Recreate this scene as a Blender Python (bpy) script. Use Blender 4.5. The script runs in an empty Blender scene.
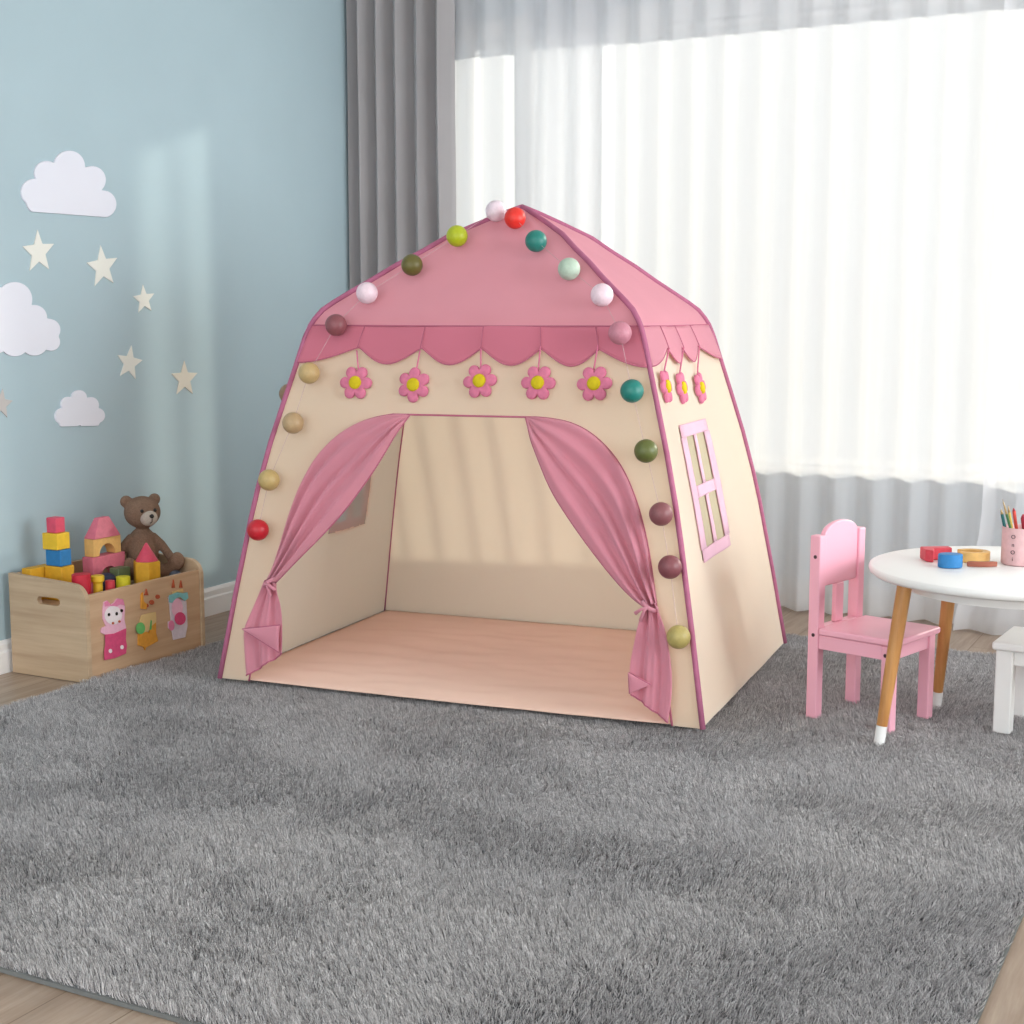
import bpy, bmesh, math, random
from mathutils import Vector, Matrix, noise
random.seed(7)
SC = bpy.context.scene
COL = SC.collection
PI = math.pi

# ------------------------------------------------------------------ camera maths
F, CH = 1460.0, 1.05
TILT = math.atan(197 / F)
YAW = math.atan(768 * math.cos(TILT) / F)
FWD = Vector((-math.sin(YAW) * math.cos(TILT), math.cos(YAW) * math.cos(TILT), -math.sin(TILT)))
RIGHT = Vector((math.cos(YAW), math.sin(YAW), 0))
UP = RIGHT.cross(FWD)
CAM = Vector((0, 0, CH))

def ray(px, py):
    return FWD + RIGHT * ((px - 512) / F) - UP * ((py - 512) / F)

def at(px, py, axis, val):
    """world point where the sight line through a photo pixel meets a plane axis=val"""
    d = ray(px, py)
    return CAM + d * ((val - CAM[axis]) / d[axis])

# ------------------------------------------------------------------ materials
def lin(c):
    return tuple((x / 255 / 12.92) if x / 255 <= 0.04045 else ((x / 255 + 0.055) / 1.055) ** 2.4 for x in c) + (1.0,)

class NT:
    def __init__(s, name):
        s.m = bpy.data.materials.new(name); s.m.use_nodes = True
        s.t = s.m.node_tree; s.t.nodes.clear()
        s.out = s.n('ShaderNodeOutputMaterial')
    def n(s, typ, **kw):
        o = s.t.nodes.new(typ)
        for k, v in kw.items(): setattr(o, k, v)
        return o
    def l(s, a, b): s.t.links.new(a, b)
    def math(s, op, a, b=None):
        o = s.n('ShaderNodeMath', operation=op)
        for i, v in enumerate((a, b)):
            if v is None: continue
            if isinstance(v, (int, float)): o.inputs[i].default_value = v
            else: s.l(v, o.inputs[i])
        return o.outputs[0]
    def ramp(s, fac, stops):
        o = s.n('ShaderNodeValToRGB'); e = o.color_ramp.elements
        e[0].position, e[0].color = stops[0]; e[1].position, e[1].color = stops[-1]
        for p, c in stops[1:-1]:
            x = e.new(p); x.color = c
        s.l(fac, o.inputs[0]); return o.outputs[0]
    def noise(s, scale, detail=3, stretch=(1, 1, 1), rough=.5):
        tc = s.n('ShaderNodeTexCoord'); mp = s.n('ShaderNodeMapping')
        mp.inputs['Scale'].default_value = stretch
        s.l(tc.outputs['Object'], mp.inputs[0])
        o = s.n('ShaderNodeTexNoise'); o.inputs['Scale'].default_value = scale
        o.inputs['Detail'].default_value = detail; o.inputs['Roughness'].default_value = rough
        s.l(mp.outputs[0], o.inputs['Vector']); return o.outputs['Fac']
    def bump(s, h, strength, dist):
        b = s.n('ShaderNodeBump'); b.inputs['Strength'].default_value = strength
        b.inputs['Distance'].default_value = dist; s.l(h, b.inputs['Height']); return b.outputs[0]

def mul(c, k): return (min(1, c[0] * k), min(1, c[1] * k), min(1, c[2] * k), 1)

def plain(name, rgb, rough=.5, var=.06, scale=8, bump=0, spec=.5, stretch=(1, 1, 1), coat=0):
    t = NT(name); c = lin(rgb)
    p = t.n('ShaderNodeBsdfPrincipled')
    f = t.noise(scale, 3, stretch)
    t.l(t.ramp(f, [(.3, mul(c, 1 - var)), (.7, mul(c, 1 + var))]), p.inputs['Base Color'])
    p.inputs['Roughness'].default_value = rough
    p.inputs['Specular IOR Level'].default_value = spec
    p.inputs['Coat Weight'].default_value = coat
    if bump: t.l(t.bump(f, .5, bump), p.inputs['Normal'])
    t.l(p.outputs[0], t.out.inputs[0]); return t.m

def wood(name, dark, light, stretch, rough=.45, scale=6):
    t = NT(name); p = t.n('ShaderNodeBsdfPrincipled')
    f = t.noise(scale, 6, stretch, .6)
    t.l(t.ramp(f, [(.28, lin(dark)), (.72, lin(light))]), p.inputs['Base Color'])
    p.inputs['Roughness'].default_value = rough
    t.l(t.bump(f, .12, .002), p.inputs['Normal'])
    t.l(p.outputs[0], t.out.inputs[0]); return t.m

def fabric(name, rgb, trans=.3, var=.04, scale=5, trgb=None, weave=900, bump=.0006):
    t = NT(name); c = lin(rgb)
    f = t.noise(scale, 3)
    col = t.ramp(f, [(.3, mul(c, 1 - var)), (.7, mul(c, 1 + var))])
    w = t.noise(weave, 1)
    nb = t.bump(w, .35, bump)
    d = t.n('ShaderNodeBsdfDiffuse'); d.inputs['Roughness'].default_value = .6
    t.l(col, d.inputs[0]); t.l(nb, d.inputs['Normal'])
    tr = t.n('ShaderNodeBsdfTranslucent')
    if trgb: tr.inputs[0].default_value = lin(trgb)
    else: t.l(col, tr.inputs[0])
    m = t.n('ShaderNodeMixShader'); m.inputs[0].default_value = trans
    t.l(d.outputs[0], m.inputs[1]); t.l(tr.outputs[0], m.inputs[2])
    t.l(m.outputs[0], t.out.inputs[0]); return t.m

def sheer(name, rgb, T0, trans=.6):
    """open weave: a thread layer that looks denser the more obliquely it is crossed"""
    t = NT(name)
    g = t.n('ShaderNodeNewGeometry'); dp = t.n('ShaderNodeVectorMath', operation='DOT_PRODUCT')
    t.l(g.outputs['Normal'], dp.inputs[0]); t.l(g.outputs['Incoming'], dp.inputs[1])
    c = t.math('MAXIMUM', t.math('ABSOLUTE', dp.outputs['Value']), .12)
    T = t.math('POWER', T0, t.math('DIVIDE', 1.0, c))
    d = t.n('ShaderNodeBsdfDiffuse'); d.inputs[0].default_value = lin(rgb)
    tr = t.n('ShaderNodeBsdfTranslucent'); tr.inputs[0].default_value = lin(rgb)
    m = t.n('ShaderNodeMixShader'); m.inputs[0].default_value = trans
    t.l(d.outputs[0], m.inputs[1]); t.l(tr.outputs[0], m.inputs[2])
    tp = t.n('ShaderNodeBsdfTransparent'); m2 = t.n('ShaderNodeMixShader')
    t.l(T, m2.inputs[0]); t.l(m.outputs[0], m2.inputs[1]); t.l(tp.outputs[0], m2.inputs[2])
    t.l(m2.outputs[0], t.out.inputs[0]); return t.m

def glass(name):
    t = NT(name)
    tp = t.n('ShaderNodeBsdfTransparent'); tp.inputs[0].default_value = (.95, .97, .97, 1)
    gl = t.n('ShaderNodeBsdfGlossy'); gl.inputs['Roughness'].default_value = .03
    f = t.n('ShaderNodeFresnel'); f.inputs[0].default_value = 1.3
    m = t.n('ShaderNodeMixShader'); t.l(f.outputs[0], m.inputs[0])
    t.l(tp.outputs[0], m.inputs[1]); t.l(gl.outputs[0], m.inputs[2])
    t.l(m.outputs[0], t.out.inputs[0]); return t.m

def floor_mat():
    t = NT('oak_planks')
    tc = t.n('ShaderNodeTexCoord'); sp = t.n('ShaderNodeSeparateXYZ'); cb = t.n('ShaderNodeCombineXYZ')
    t.l(tc.outputs['Object'], sp.inputs[0])
    t.l(sp.outputs['Y'], cb.inputs['X']); t.l(sp.outputs['X'], cb.inputs['Y'])
    b = t.n('ShaderNodeTexBrick'); b.offset = .37
    b.inputs['Scale'].default_value = 1; b.inputs['Brick Width'].default_value = 1.3
    b.inputs['Row Height'].default_value = .135; b.inputs['Mortar Size'].default_value = .0016
    b.inputs['Mortar Smooth'].default_value = .3; b.inputs['Bias'].default_value = 0
    b.inputs['Color1'].default_value = (.25, .25, .25, 1); b.inputs['Color2'].default_value = (.75, .75, .75, 1)
    b.inputs['Mortar'].default_value = (0, 0, 0, 1)
    t.l(cb.outputs[0], b.inputs['Vector'])
    f = t.noise(5, 7, (9, .7, 1), .65)
    g = t.n('ShaderNodeMix', data_type='FLOAT'); g.inputs[0].default_value = .3
    t.l(f, g.inputs[2]); t.l(b.outputs['Color'], g.inputs[3])
    col = t.ramp(g.outputs[0], [(.3, lin((132, 110, 92))), (.5, lin((158, 137, 119))), (.72, lin((184, 166, 148)))])
    mx = t.n('ShaderNodeMix', data_type='RGBA'); t.l(b.outputs['Fac'], mx.inputs[0])
    t.l(col, mx.inputs[6]); mx.inputs[7].default_value = lin((120, 98, 78))
    p = t.n('ShaderNodeBsdfPrincipled'); p.inputs['Roughness'].default_value = .42
    t.l(mx.outputs[2], p.inputs['Base Color']); t.l(t.bump(f, .1, .002), p.inputs['Normal'])
    t.l(p.outputs[0], t.out.inputs[0]); return t.m

def pile_mat():
    t = NT('rug_pile_fibre')
    h = t.n('ShaderNodeHairInfo')
    c = t.ramp(h.outputs['Random'], [(0, lin((130, 129, 130))), (.5, lin((190, 188, 189))), (1, lin((238, 236, 236)))])
    d = t.n('ShaderNodeBsdfDiffuse'); t.l(c, d.inputs[0])
    tr = t.n('ShaderNodeBsdfTranslucent'); t.l(c, tr.inputs[0])
    m = t.n('ShaderNodeMixShader'); m.inputs[0].default_value = .25
    t.l(d.outputs[0], m.inputs[1]); t.l(tr.outputs[0], m.inputs[2])
    t.l(m.outputs[0], t.out.inputs[0]); return t.m

M = dict(
    teal=plain('blue_wall_paint', (172, 193, 201), .75, .02, 3, .0004, .25),
    palewall=plain('pale_blue_wall_paint', (206, 218, 226), .75, .02, 3, .0004, .25),
    white_wall=plain('white_wall_paint', (228, 226, 222), .8, .02, 3, 0, .2),
    ceil=plain('ceiling_paint', (235, 234, 230), .85, .02, 3, 0, .2),
    base=plain('baseboard_paint', (236, 236, 236), .35, .02, 3),
    oak=floor_mat(), glass=glass('window_glass'),
    winframe=plain('window_frame_paint', (238, 238, 238), .4, .02, 3),
    drape=fabric('grey_drape_cloth', (182, 180, 182), .16, .03, 4),
    sheer_thin=sheer('thin_sheer_voile', (240, 241, 244), .42),
    sheer=sheer('white_sheer_voile', (242, 243, 246), .34, .46), sheer_dense=sheer('sun_blocking_voile', (240, 241, 244), .14, .5),  # the dense voile is for an added layer that holds back sun
    cream=fabric('cream_tent_cotton', (234, 222, 204), .40, .02, 3, (250, 232, 206)),
    cream_lit=fabric('lit_cream_tent_cotton', (250, 239, 223), .44, .02, 3, (252, 236, 212)),  # same cream cotton, lightened so the tent's inside looks better lit
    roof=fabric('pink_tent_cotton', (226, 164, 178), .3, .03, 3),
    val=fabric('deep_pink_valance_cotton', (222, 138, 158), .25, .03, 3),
    curt=fabric('pink_door_curtain_voile', (232, 172, 188), .4, .04, 6),
    pipe=plain('magenta_piping', (176, 104, 134), .7, .05, 60, 0, .2),
    mat=fabric('peach_floor_cloth', (228, 198, 182), .0, .03, 3),
    stitch=plain('rose_stitching', (186, 108, 130), .8, .04, 40, 0, .1),
    felt_pink=plain('pink_felt', (212, 122, 150), .9, .08, 90, .001, .1),
    felt_yellow=plain('mustard_felt', (206, 186, 40), .9, .08, 90, .001, .1),
    winpink=fabric('pale_pink_trim_cotton', (242, 204, 220), .2, .03, 10),
    mesh=sheer('beige_window_mesh', (196, 186, 160), .25, .2),
    mesh_open=sheer('open_window_mesh', (206, 204, 196), .62, .3),
    wire=plain('clear_grey_wire', (200, 172, 174), .3, .02, 5),
    pile=pile_mat(), rugback=plain('rug_backing', (108, 110, 112), .9, .06, 60, .001, .1),
    rugbind=plain('rug_binding_tape', (112, 115, 114), .8, .06, 60, .001, .2),
    pine_y=wood('pine_front_grain', (178, 144, 112), (204, 172, 140), (1.5, .25, 5)),
    pine_x=wood('pine_side_grain', (170, 144, 116), (200, 176, 146), (.35, 1.5, 6)),
    slotdark=plain('slot_inside', (70, 52, 40), .8, .05),
    pinkpaint=plain('pink_lacquer', (240, 176, 194), .38, .02, 4),
    whitepaint=plain('white_lacquer', (238, 238, 236), .35, .015, 4),
    legwood=wood('honey_leg_wood', (168, 112, 58), (206, 152, 90), (7, 7, .7), .4),
    screw=plain('dark_screw', (64, 34, 40), .5, .02),
    cloud=plain('white_foam_sticker', (226, 228, 238), .7, .01, 4, 0, .2),
    star=plain('cream_foam_sticker', (232, 232, 224), .7, .01, 4, 0, .2),
    starw=plain('beige_foam_sticker', (222, 216, 202), .7, .01, 4, 0, .2),
    starf=plain('faded_peach_sticker', (190, 186, 184), .7, .01, 4, 0, .2),
    fur=plain('brown_plush', (128, 104, 88), .95, .16, 220, .004, .1),
    furpale=plain('grey_plush_muzzle', (178, 168, 158), .95, .1, 220, .003, .1),
    black=plain('black_bead', (22, 18, 18), .25, .02),
)
for nm, c in dict(red=(200, 62, 76), rose=(206, 74, 100), yellow=(222, 182, 44), amber=(214, 162, 44), blue=(40, 118, 176),
                  pinkwood=(206, 110, 130), tan=(222, 178, 108), navy=(38, 42, 66), green=(98, 116, 84), lime=(214, 206, 46),
                  slate=(92, 104, 122), crimson=(190, 36, 56), palepink=(216, 176, 178)).items():
    M[nm] = plain(nm + '_toy_paint', c, .5, .07, 70, .0003, .4)

# ------------------------------------------------------------------ mesh helpers
class MB:
    def __init__(s): s.v, s.f, s.mi = [], [], []
    def add(s, vs, fs, mi=0):
        b = len(s.v); s.v += [Vector(x) for x in vs]
        s.f += [tuple(i + b for i in f) for f in fs]; s.mi += [mi] * len(fs); return s
    def box(s, lo, hi, mi=0):
        x0, y0, z0 = lo; x1, y1, z1 = hi
        return s.add([(x0, y0, z0), (x1, y0, z0), (x1, y1, z0), (x0, y1, z0), (x0, y0, z1), (x1, y0, z1), (x1, y1, z1), (x0, y1, z1)],
                     [(0, 3, 2, 1), (4, 5, 6, 7), (0, 1, 5, 4), (1, 2, 6, 5), (2, 3, 7, 6), (3, 0, 4, 7)], mi)
    def grid(s, rows, mi=0, closed=False):
        n, k = len(rows), len(rows[0]); vs = [p for r in rows for p in r]; fs = []
        for i in range(n - 1):
            for j in range(k if closed else k - 1):
                fs.append((i * k + j, i * k + (j + 1) % k, (i + 1) * k + (j + 1) % k, (i + 1) * k + j))
        return s.add(vs, fs, mi)
    def prism(s, poly, axis, mi=0):
        """poly: list of 3D points of a flat outline; extruded by vector axis, holes not allowed"""
        n = len(poly); a = Vector(axis); P = [Vector(p) for p in poly]
        fs = [tuple(range(n))[::-1], tuple(range(n, 2 * n))] + [(i, (i + 1) % n, n + (i + 1) % n, n + i) for i in range(n)]
        return s.add(P + [p + a for p in P], fs, mi)
    def tube(s, pts, r, seg=10, mi=0, caps=True):
        P = [Vector(p) for p in pts]; n = len(P); rows = []
        R = r if isinstance(r, (list, tuple)) else [r] * n
        up = Vector((0.13, 0.31, 0.94))
        for i, p in enumerate(P):
            t = (P[min(i + 1, n - 1)] - P[max(i - 1, 0)]).normalized()
            a = t.cross(up)
            if a.length < 1e-3: a = t.cross(Vector((1, 0, 0)))
            a.normalize(); b = t.cross(a)
            rows.append([p + (a * math.cos(q * 2 * PI / seg) + b * math.sin(q * 2 * PI / seg)) * R[i] for q in range(seg)])
        base = len(s.v); s.grid(rows, mi, True)
        if caps:
            s.f += [tuple(base + q for q in range(seg))[::-1], tuple(base + (n - 1) * seg + q for q in range(seg))]; s.mi += [mi, mi]
        return s
    def lathe(s, prof, c=(0, 0, 0), seg=24, mi=0, caps=True):
        """prof: (radius, z) pairs from the bottom up"""
        c = Vector(c); rows = [[c + Vector((r * math.cos(q * 2 * PI / seg), r * math.sin(q * 2 * PI / seg), z)) for q in range(seg)] for r, z in prof]
        base = len(s.v); s.grid(rows, mi, True)
        if caps:
            s.f += [tuple(base + q for q in range(seg))[::-1], tuple(base + (len(prof) - 1) * seg + q for q in range(seg))]; s.mi += [mi, mi]
        return s
    def sphere(s, c, r, seg=20, rings=12, mi=0, mat=None):
        c = Vector(c); rr = Vector(r) if isinstance(r, (tuple, list, Vector)) else Vector((r, r, r)); rows = []
        for i in range(1, rings):
            a = PI * i / rings
            rows.append([Vector((math.sin(a) * math.cos(q * 2 * PI / seg) * rr.x, math.sin(a) * math.sin(q * 2 * PI / seg) * rr.y, -math.cos(a) * rr.z)) for q in range(seg)])
        pts = [p for row in rows for p in row] + [Vector((0, 0, -rr.z)), Vector((0, 0, rr.z))]
        if mat: pts = [mat @ p for p in pts]
        n = len(rows); fs = [(i * seg + q, i * seg + (q + 1) % seg, (i + 1) * seg + (q + 1) % seg, (i + 1) * seg + q) for i in range(n - 1) for q in range(seg)]
        fs += [(n * seg, (q + 1) % seg, q) for q in range(seg)] + [(n * seg + 1, (n - 1) * seg + q, (n - 1) * seg + (q + 1) % seg) for q in range(seg)]
        return s.add([p + c for p in pts], fs, mi)
    def obj(s, name, mats, parent=None, smooth=False, bevel=0, solid=0, off=1, seg=2, angle=None):
        me = bpy.data.meshes.new(name); me.from_pydata([tuple(v) for v in s.v], [], s.f)
        for m in (mats if isinstance(mats, (list, tuple)) else [mats]): me.materials.append(m)
        me.polygons.foreach_set('material_index', s.mi)
        bm = bmesh.new(); bm.from_mesh(me); bmesh.ops.recalc_face_normals(bm, faces=bm.faces); bm.to_mesh(me); bm.free()
        if smooth: me.polygons.foreach_set('use_smooth', [True] * len(me.polygons))
        if smooth and angle: me.set_sharp_from_angle(angle=angle)
        me.update()
        o = bpy.data.objects.new(name, me); COL.objects.link(o)
        if parent: o.parent = parent
        if solid:
            q = o.modifiers.new('thickness', 'SOLIDIFY'); q.thickness = solid; q.offset = off
        if bevel:
            q = o.modifiers.new('bevel', 'BEVEL'); q.width = bevel; q.segments = seg; q.limit_method = 'ANGLE'; q.angle_limit = math.radians(40)
            me.polygons.foreach_set('use_smooth', [True] * len(me.polygons)); q.harden_normals = True
        return o

def holed(outer, holes, axis):
    """flat outline with holes, extruded: returns MB"""
    bm = bmesh.new(); edges = []
    for loop in [outer] + holes:
        vs = [bm.verts.new(p) for p in loop]
        edges += [bm.edges.new((vs[i], vs[(i + 1) % len(vs)])) for i in range(len(vs))]
    bmesh.ops.triangle_fill(bm, use_beauty=True, use_dissolve=False, edges=edges)
    r = bmesh.ops.extrude_face_region(bm, geom=bm.faces[:])
    bmesh.ops.translate(bm, verts=[e for e in r['geom'] if isinstance(e, bmesh.types.BMVert)], vec=Vector(axis))
    bm.verts.index_update(); b = MB()
    b.add([v.co.copy() for v in bm.verts], [tuple(v.index for v in f.verts) for f in bm.faces]); bm.free(); return b

def tag(o, label, cat, group=None):
    o['label'] = label; o['category'] = cat
    if group: o['group'] = group
    return o
def thing(name, label, cat, loc=(0, 0, 0), rz=0, group=None):
    o = bpy.data.objects.new(name, None); COL.objects.link(o); o.location = loc; o.rotation_euler = (0, 0, rz)
    o.empty_display_size = .05
    return tag(o, label, cat, group)
def struct(o): o['kind'] = 'structure'; return o
def lab(o, text): o['label'] = text; return o
def nz(x, y, z=0): return noise.noise(Vector((x, y, z)))
def smooth(e0, e1, x):
    if e0 > e1: return 1 - smooth(e1, e0, x)
    t = max(0, min(1, (x - e0) / (e1 - e0))); return t * t * (3 - 2 * t)

# ------------------------------------------------------------------ the room
WX, WY, RX, BY, CZ = -3.29, 5.12, 1.7, -1.6, 2.7
W0, W1, WS, WT = -2.86, 0.95, .515, 2.098
struct(MB().box((WX - .1, BY, -.1), (RX + .1, WY + .2, 0)).obj('floor', M['oak']))
struct(MB().box((WX - .1, BY, CZ), (RX + .1, WY + .2, CZ + .1)).obj('ceiling', M['ceil']))
struct(MB().box((WX - .1, BY, 0), (WX, WY + .2, CZ)).obj('wall_left', M['teal']))
struct(holed([(RX, BY, 0), (RX, WY + .2, 0), (RX, WY + .2, CZ), (RX, BY, CZ)],
             [[(RX, 1.9, .5), (RX, 4.7, .5), (RX, 4.7, 2.2), (RX, 1.9, 2.2)]], (.1, 0, 0)).obj('wall_right', M['white_wall']))
added_win = bpy.data.objects.new('added_window', None); COL.objects.link(added_win); struct(added_win)  # added window, out of view, put in to light the tent's right side
f2 = MB(); f2.box((RX + .03, 1.9, .5), (RX + .08, 4.7, .54)).box((RX + .03, 1.9, 2.16), (RX + .08, 4.7, 2.2))
for y in (1.9, 3.28, 4.66): f2.box((RX + .03, y, .54), (RX + .08, y + .04, 2.16))
f2.obj('window_frame', M['winframe'], added_win, bevel=.004)
for y in (1.94, 3.32): MB().box((RX + .052, y, .54), (RX + .056, y + 1.34, 2.16)).obj('window_pane', M['glass'], added_win)
struct(holed([(WX, WY, 0), (RX, WY, 0), (RX, WY, CZ), (WX, WY, CZ)],
             [[(W0, WY, WS), (W1, WY, WS), (W1, WY, WT), (W0, WY, WT)]], (0, .09, 0)).obj('wall_window', M['palewall']))
bb = MB()
prof = [(0, 0), (.014, 0), (.014, .062), (.010, .068), (.010, .086), (.004, .098), (0, .098)]
bb.prism([(WX + a, BY, z) for a, z in prof], (0, WY - BY, 0))
struct(bb.obj('baseboard_left', M['base']))
bb = MB(); bb.prism([(WX + .014, WY - a, z) for a, z in prof], (RX - WX - .014, 0, 0))
struct(bb.obj('baseboard_window', M['base']))
# window: frame, one fixed sheet of glass each side of a far mullion, sill
WO = WY - .055
win = bpy.data.objects.new('window_1', None); COL.objects.link(win); struct(win)
fr = MB(); t = .026
fr.box((W0, WO + .06, WS), (W1, WO + .10, WS + t)).box((W0, WO + .06, WT - t), (W1, WO + .10, WT))
fr.box((W0, WO + .06, WS + t), (W0 + t, WO + .10, WT - t)).box((W1 - t, WO + .06, WS + t), (W1, WO + .10, WT - t))
fr.box((-.52, WO + .06, WS + t), (-.46, WO + .10, WT - t))
fr.obj('window_frame', M['winframe'], win, bevel=.004)
MB().box((W0 + t, WO + .078, WS + t), (-.52, WO + .082, WT - t)).obj('window_pane', M['glass'], win)
MB().box((-.46, WO + .078, WS + t), (W1 - t, WO + .082, WT - t)).obj('window_pane', M['glass'], win)
MB().box((W0 - .03, WY - .03, WS - .025), (W1 + .03, WO + .06, WS)).obj('window_sill', M['winframe'], win, bevel=.005)
hd = MB().box((W0 - .02, WY - .014, WT), (W1 + .02, WY - .001, WT + .075))
hd.obj('window_head', M['winframe'], win, bevel=.003)

# ------------------------------------------------------------------ curtains
def curtain(name, x0, x1, y, amp, per, mat, z0, z1, seed, label, cat, flare=0, sharp=.3, solid=0, group=None):
    n = int((x1 - x0) / .006); rows = []
    zs = [z0 + (z1 - z0) * (i / 26) ** 1.3 for i in range(27)]
    for z in zs:
        row = []; low = 1 - smooth(z0, z0 + .5, z)
        for i in range(n + 1):
            s = i / n; x = x0 + (x1 - x0) * s
            ph = 2 * PI * (x - x0) / per + 1.1 * nz(x * 3.1, seed) + .25 * nz(x * 2, z * .8, seed)
            w = math.sin(ph); w = w * (1 - sharp) + sharp * math.tanh(3 * w)
            a = amp * (1 + .35 * nz(x * 4, seed + 5)) * (1 + .18 * low)
            xx = x + .3 * a * math.sin(2 * ph)
            yy = y + a * w + .006 * nz(x * 9, z * 2, seed)
            if flare:
                e = math.exp(-((x - x0) / .16) ** 2); k = low ** 2
                xx -= flare * e * k; yy -= flare * .55 * e * k
            row.append((xx, yy, z + (.004 * math.sin(ph) if z == z0 else 0)))
        rows.append(row)
    o = MB().grid(rows).obj(name, mat, smooth=True, solid=solid)
    return tag(o, label, cat, group)
curtain('grey_drape', WX + .015, -2.822, 4.905, .034, .089, M['drape'], .012, 2.68, 3.0,
        'heavy grey drape hanging in deep folds in the corner beside the blue wall', 'curtain', sharp=.35, solid=.002)
curtain('sheer_curtain', -2.550, -2.20, 5.045, .010, .09, M['sheer_dense'], .012, 2.68, 29.0,  # added layer, placed to end the sun patch on the blue wall
        'narrow added layer of white sheer behind the widest sheer, cutting off the sun patch', 'curtain', sharp=.2)
curtain('sheer_curtain', -2.925, -.80, 4.992, .0125, .125, M['sheer'], .012, 2.68, 17.0,
        'wide white sheer curtain across the window, starting beside the grey drape', 'curtain', sharp=.25)
curtain('sheer_curtain', -.83, .98, 4.955, .016, .14, M['sheer'], .008, 2.68, 23.0,
        'white sheer curtain behind the round table, its hem flaring out on the floor', 'curtain', flare=.07, sharp=.25)

# ------------------------------------------------------------------ rug
RG = (-2.948, -.338, 1.60, 4.575)
def make_rug():
    nx, ny = 70, 80; vs = []
    for j in range(ny + 1):
        for i in range(nx + 1):
            x = RG[0] + (RG[1] - RG[0]) * i / nx; y = RG[2] + (RG[3] - RG[2]) * j / ny
            z = .007 + .005 * nz(x * 4.2, y * 4.2, 3) + .003 * nz(x * 11, y * 9, 9)
            vs.append((x, y, max(.002, min(.0125, z))))
    b = MB(); k = nx + 1
    b.add(vs, [(j * k + i, j * k + i + 1, (j + 1) * k + i + 1, (j + 1) * k + i) for j in range(ny) for i in range(nx)])
    o = b.obj('shag_rug', [M['rugback'], M['pile']], smooth=True)
    tag(o, 'large grey shaggy rug spread over the wooden floor under the tent', 'rug')
    bd = MB(); e = .003
    for lo, hi in (((RG[0] - e, RG[2] - e, .001), (RG[1] + e, RG[2] + e, .008)), ((RG[0] - e, RG[3] - e, .001), (RG[1] + e, RG[3] + e, .008)),
                   ((RG[0] - e, RG[2] + e, .001), (RG[0] + e, RG[3] - e, .008)), ((RG[1] - e, RG[2] + e, .001), (RG[1] + e, RG[3] - e, .008))):
        bd.box(lo, hi)
    lab(bd.obj('binding', M['rugbind'], o), 'grey binding tape along the rug edge')
    ga, gb, gl = o.vertex_groups.new(name='nap_one'), o.vertex_groups.new(name='nap_two'), o.vertex_groups.new(name='length')
    for v in o.data.vertices:
        x, y = v.co.x, v.co.y
        k = smooth(-.22, .22, nz(x * 2.1 + .6 * nz(x * 3, y * 3, 5), y * 3.4, 41) + .35 * nz(x * 7, y * 9, 44))
        ga.add([v.index], k, 'REPLACE'); gb.add([v.index], 1 - k, 'REPLACE')
        gl.add([v.index], .78 + .22 * smooth(-.4, .4, nz(x * 9, y * 11, 51)), 'REPLACE')
    for nm, lean in (('nap_one', (.0014, -.0018, 0)), ('nap_two', (-.0018, .0001, 0))): pile(o, nm, lean)
    return o
def pile(o, nm, lean):
    pm = o.modifiers.new(nm, 'PARTICLE_SYSTEM'); s = pm.particle_system.settings
    pm.particle_system.vertex_group_density = nm; pm.particle_system.vertex_group_length = 'length'
    pm.particle_system.seed = 3 if nm == 'nap_one' else 8
    s.type = 'HAIR'; s.count = 22000; s.hair_step = 3; s.render_step = 3; s.display_step = 2
    s.emit_from = 'FACE'; s.distribution = 'RAND'; s.use_even_distribution = True
    s.normal_factor = .0042; s.object_align_factor = lean; s.factor_random = .0010
    s.child_type = 'INTERPOLATED'; s.rendered_child_count = 18; s.child_percent = 1
    s.clump_factor = .35; s.clump_shape = .2
    s.roughness_1 = .003; s.roughness_1_size = .4; s.roughness_2 = .004; s.roughness_endpoint = .004
    s.child_length = 1; s.child_length_threshold = 0
    s.root_radius = 1; s.tip_radius = .35; s.radius_scale = .0011
    s.material = 2
make_rug()

# ------------------------------------------------------------------ play tent
TC, TYAW, HX, HY, TZ = Vector((-1.958, 3.786, 0)), math.radians(5.9), .6977, .5156, .03
PROF = [(.03, 1), (.15, .971), (.267, .943), (.39, .911), (.48, .888), (.572, .861), (.70, .817), (.81, .773), (.90, .736), (.985, .702), (1.02, .684),
        (1.04, .668), (1.064, .643), (1.085, .607), (1.112, .555), (1.15, .48), (1.19, .405), (1.23, .32), (1.27, .243), (1.308, .14), (1.34, .05), (1.352, .012)]
def rr(z):
    if z <= PROF[0][0]: return 1.0
    for (a, ra), (b, rb) in zip(PROF, PROF[1:]):
        if z <= b: return ra + (rb - ra) * (z - a) / (b - a)
    return 0.0
def sag(z): return .010 * math.sin(PI * max(0, min(1, (z - .03) / 1.3)))
def ax(z): return .016 * smooth(1.08, 1.35, z)
def tp(side, u, z, off=0):
    p = tp0(side, u, z, off); p.x += ax(z); return p
def tp0(side, u, z, off=0):
    r = rr(z); k = off - sag(z) * (1 - u * u)
    w = k * (.75 if z > 1.05 else 1); dz = k * .65 if z > 1.05 else k * .2
    if side == 'F': return Vector((u * HX * r, -HY * r - w, z + dz))
    if side == 'K': return Vector((u * HX * r, HY * r + w, z + dz))
    if side == 'R': return Vector((HX * r + w, u * HY * r, z + dz))
    return Vector((-HX * r - w, u * HY * r, z + dz))
TM = Matrix.Translation(TC) @ Matrix.Rotation(TYAW, 4, 'Z'); TI = TM.inverted()
LC = TI @ CAM
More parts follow.
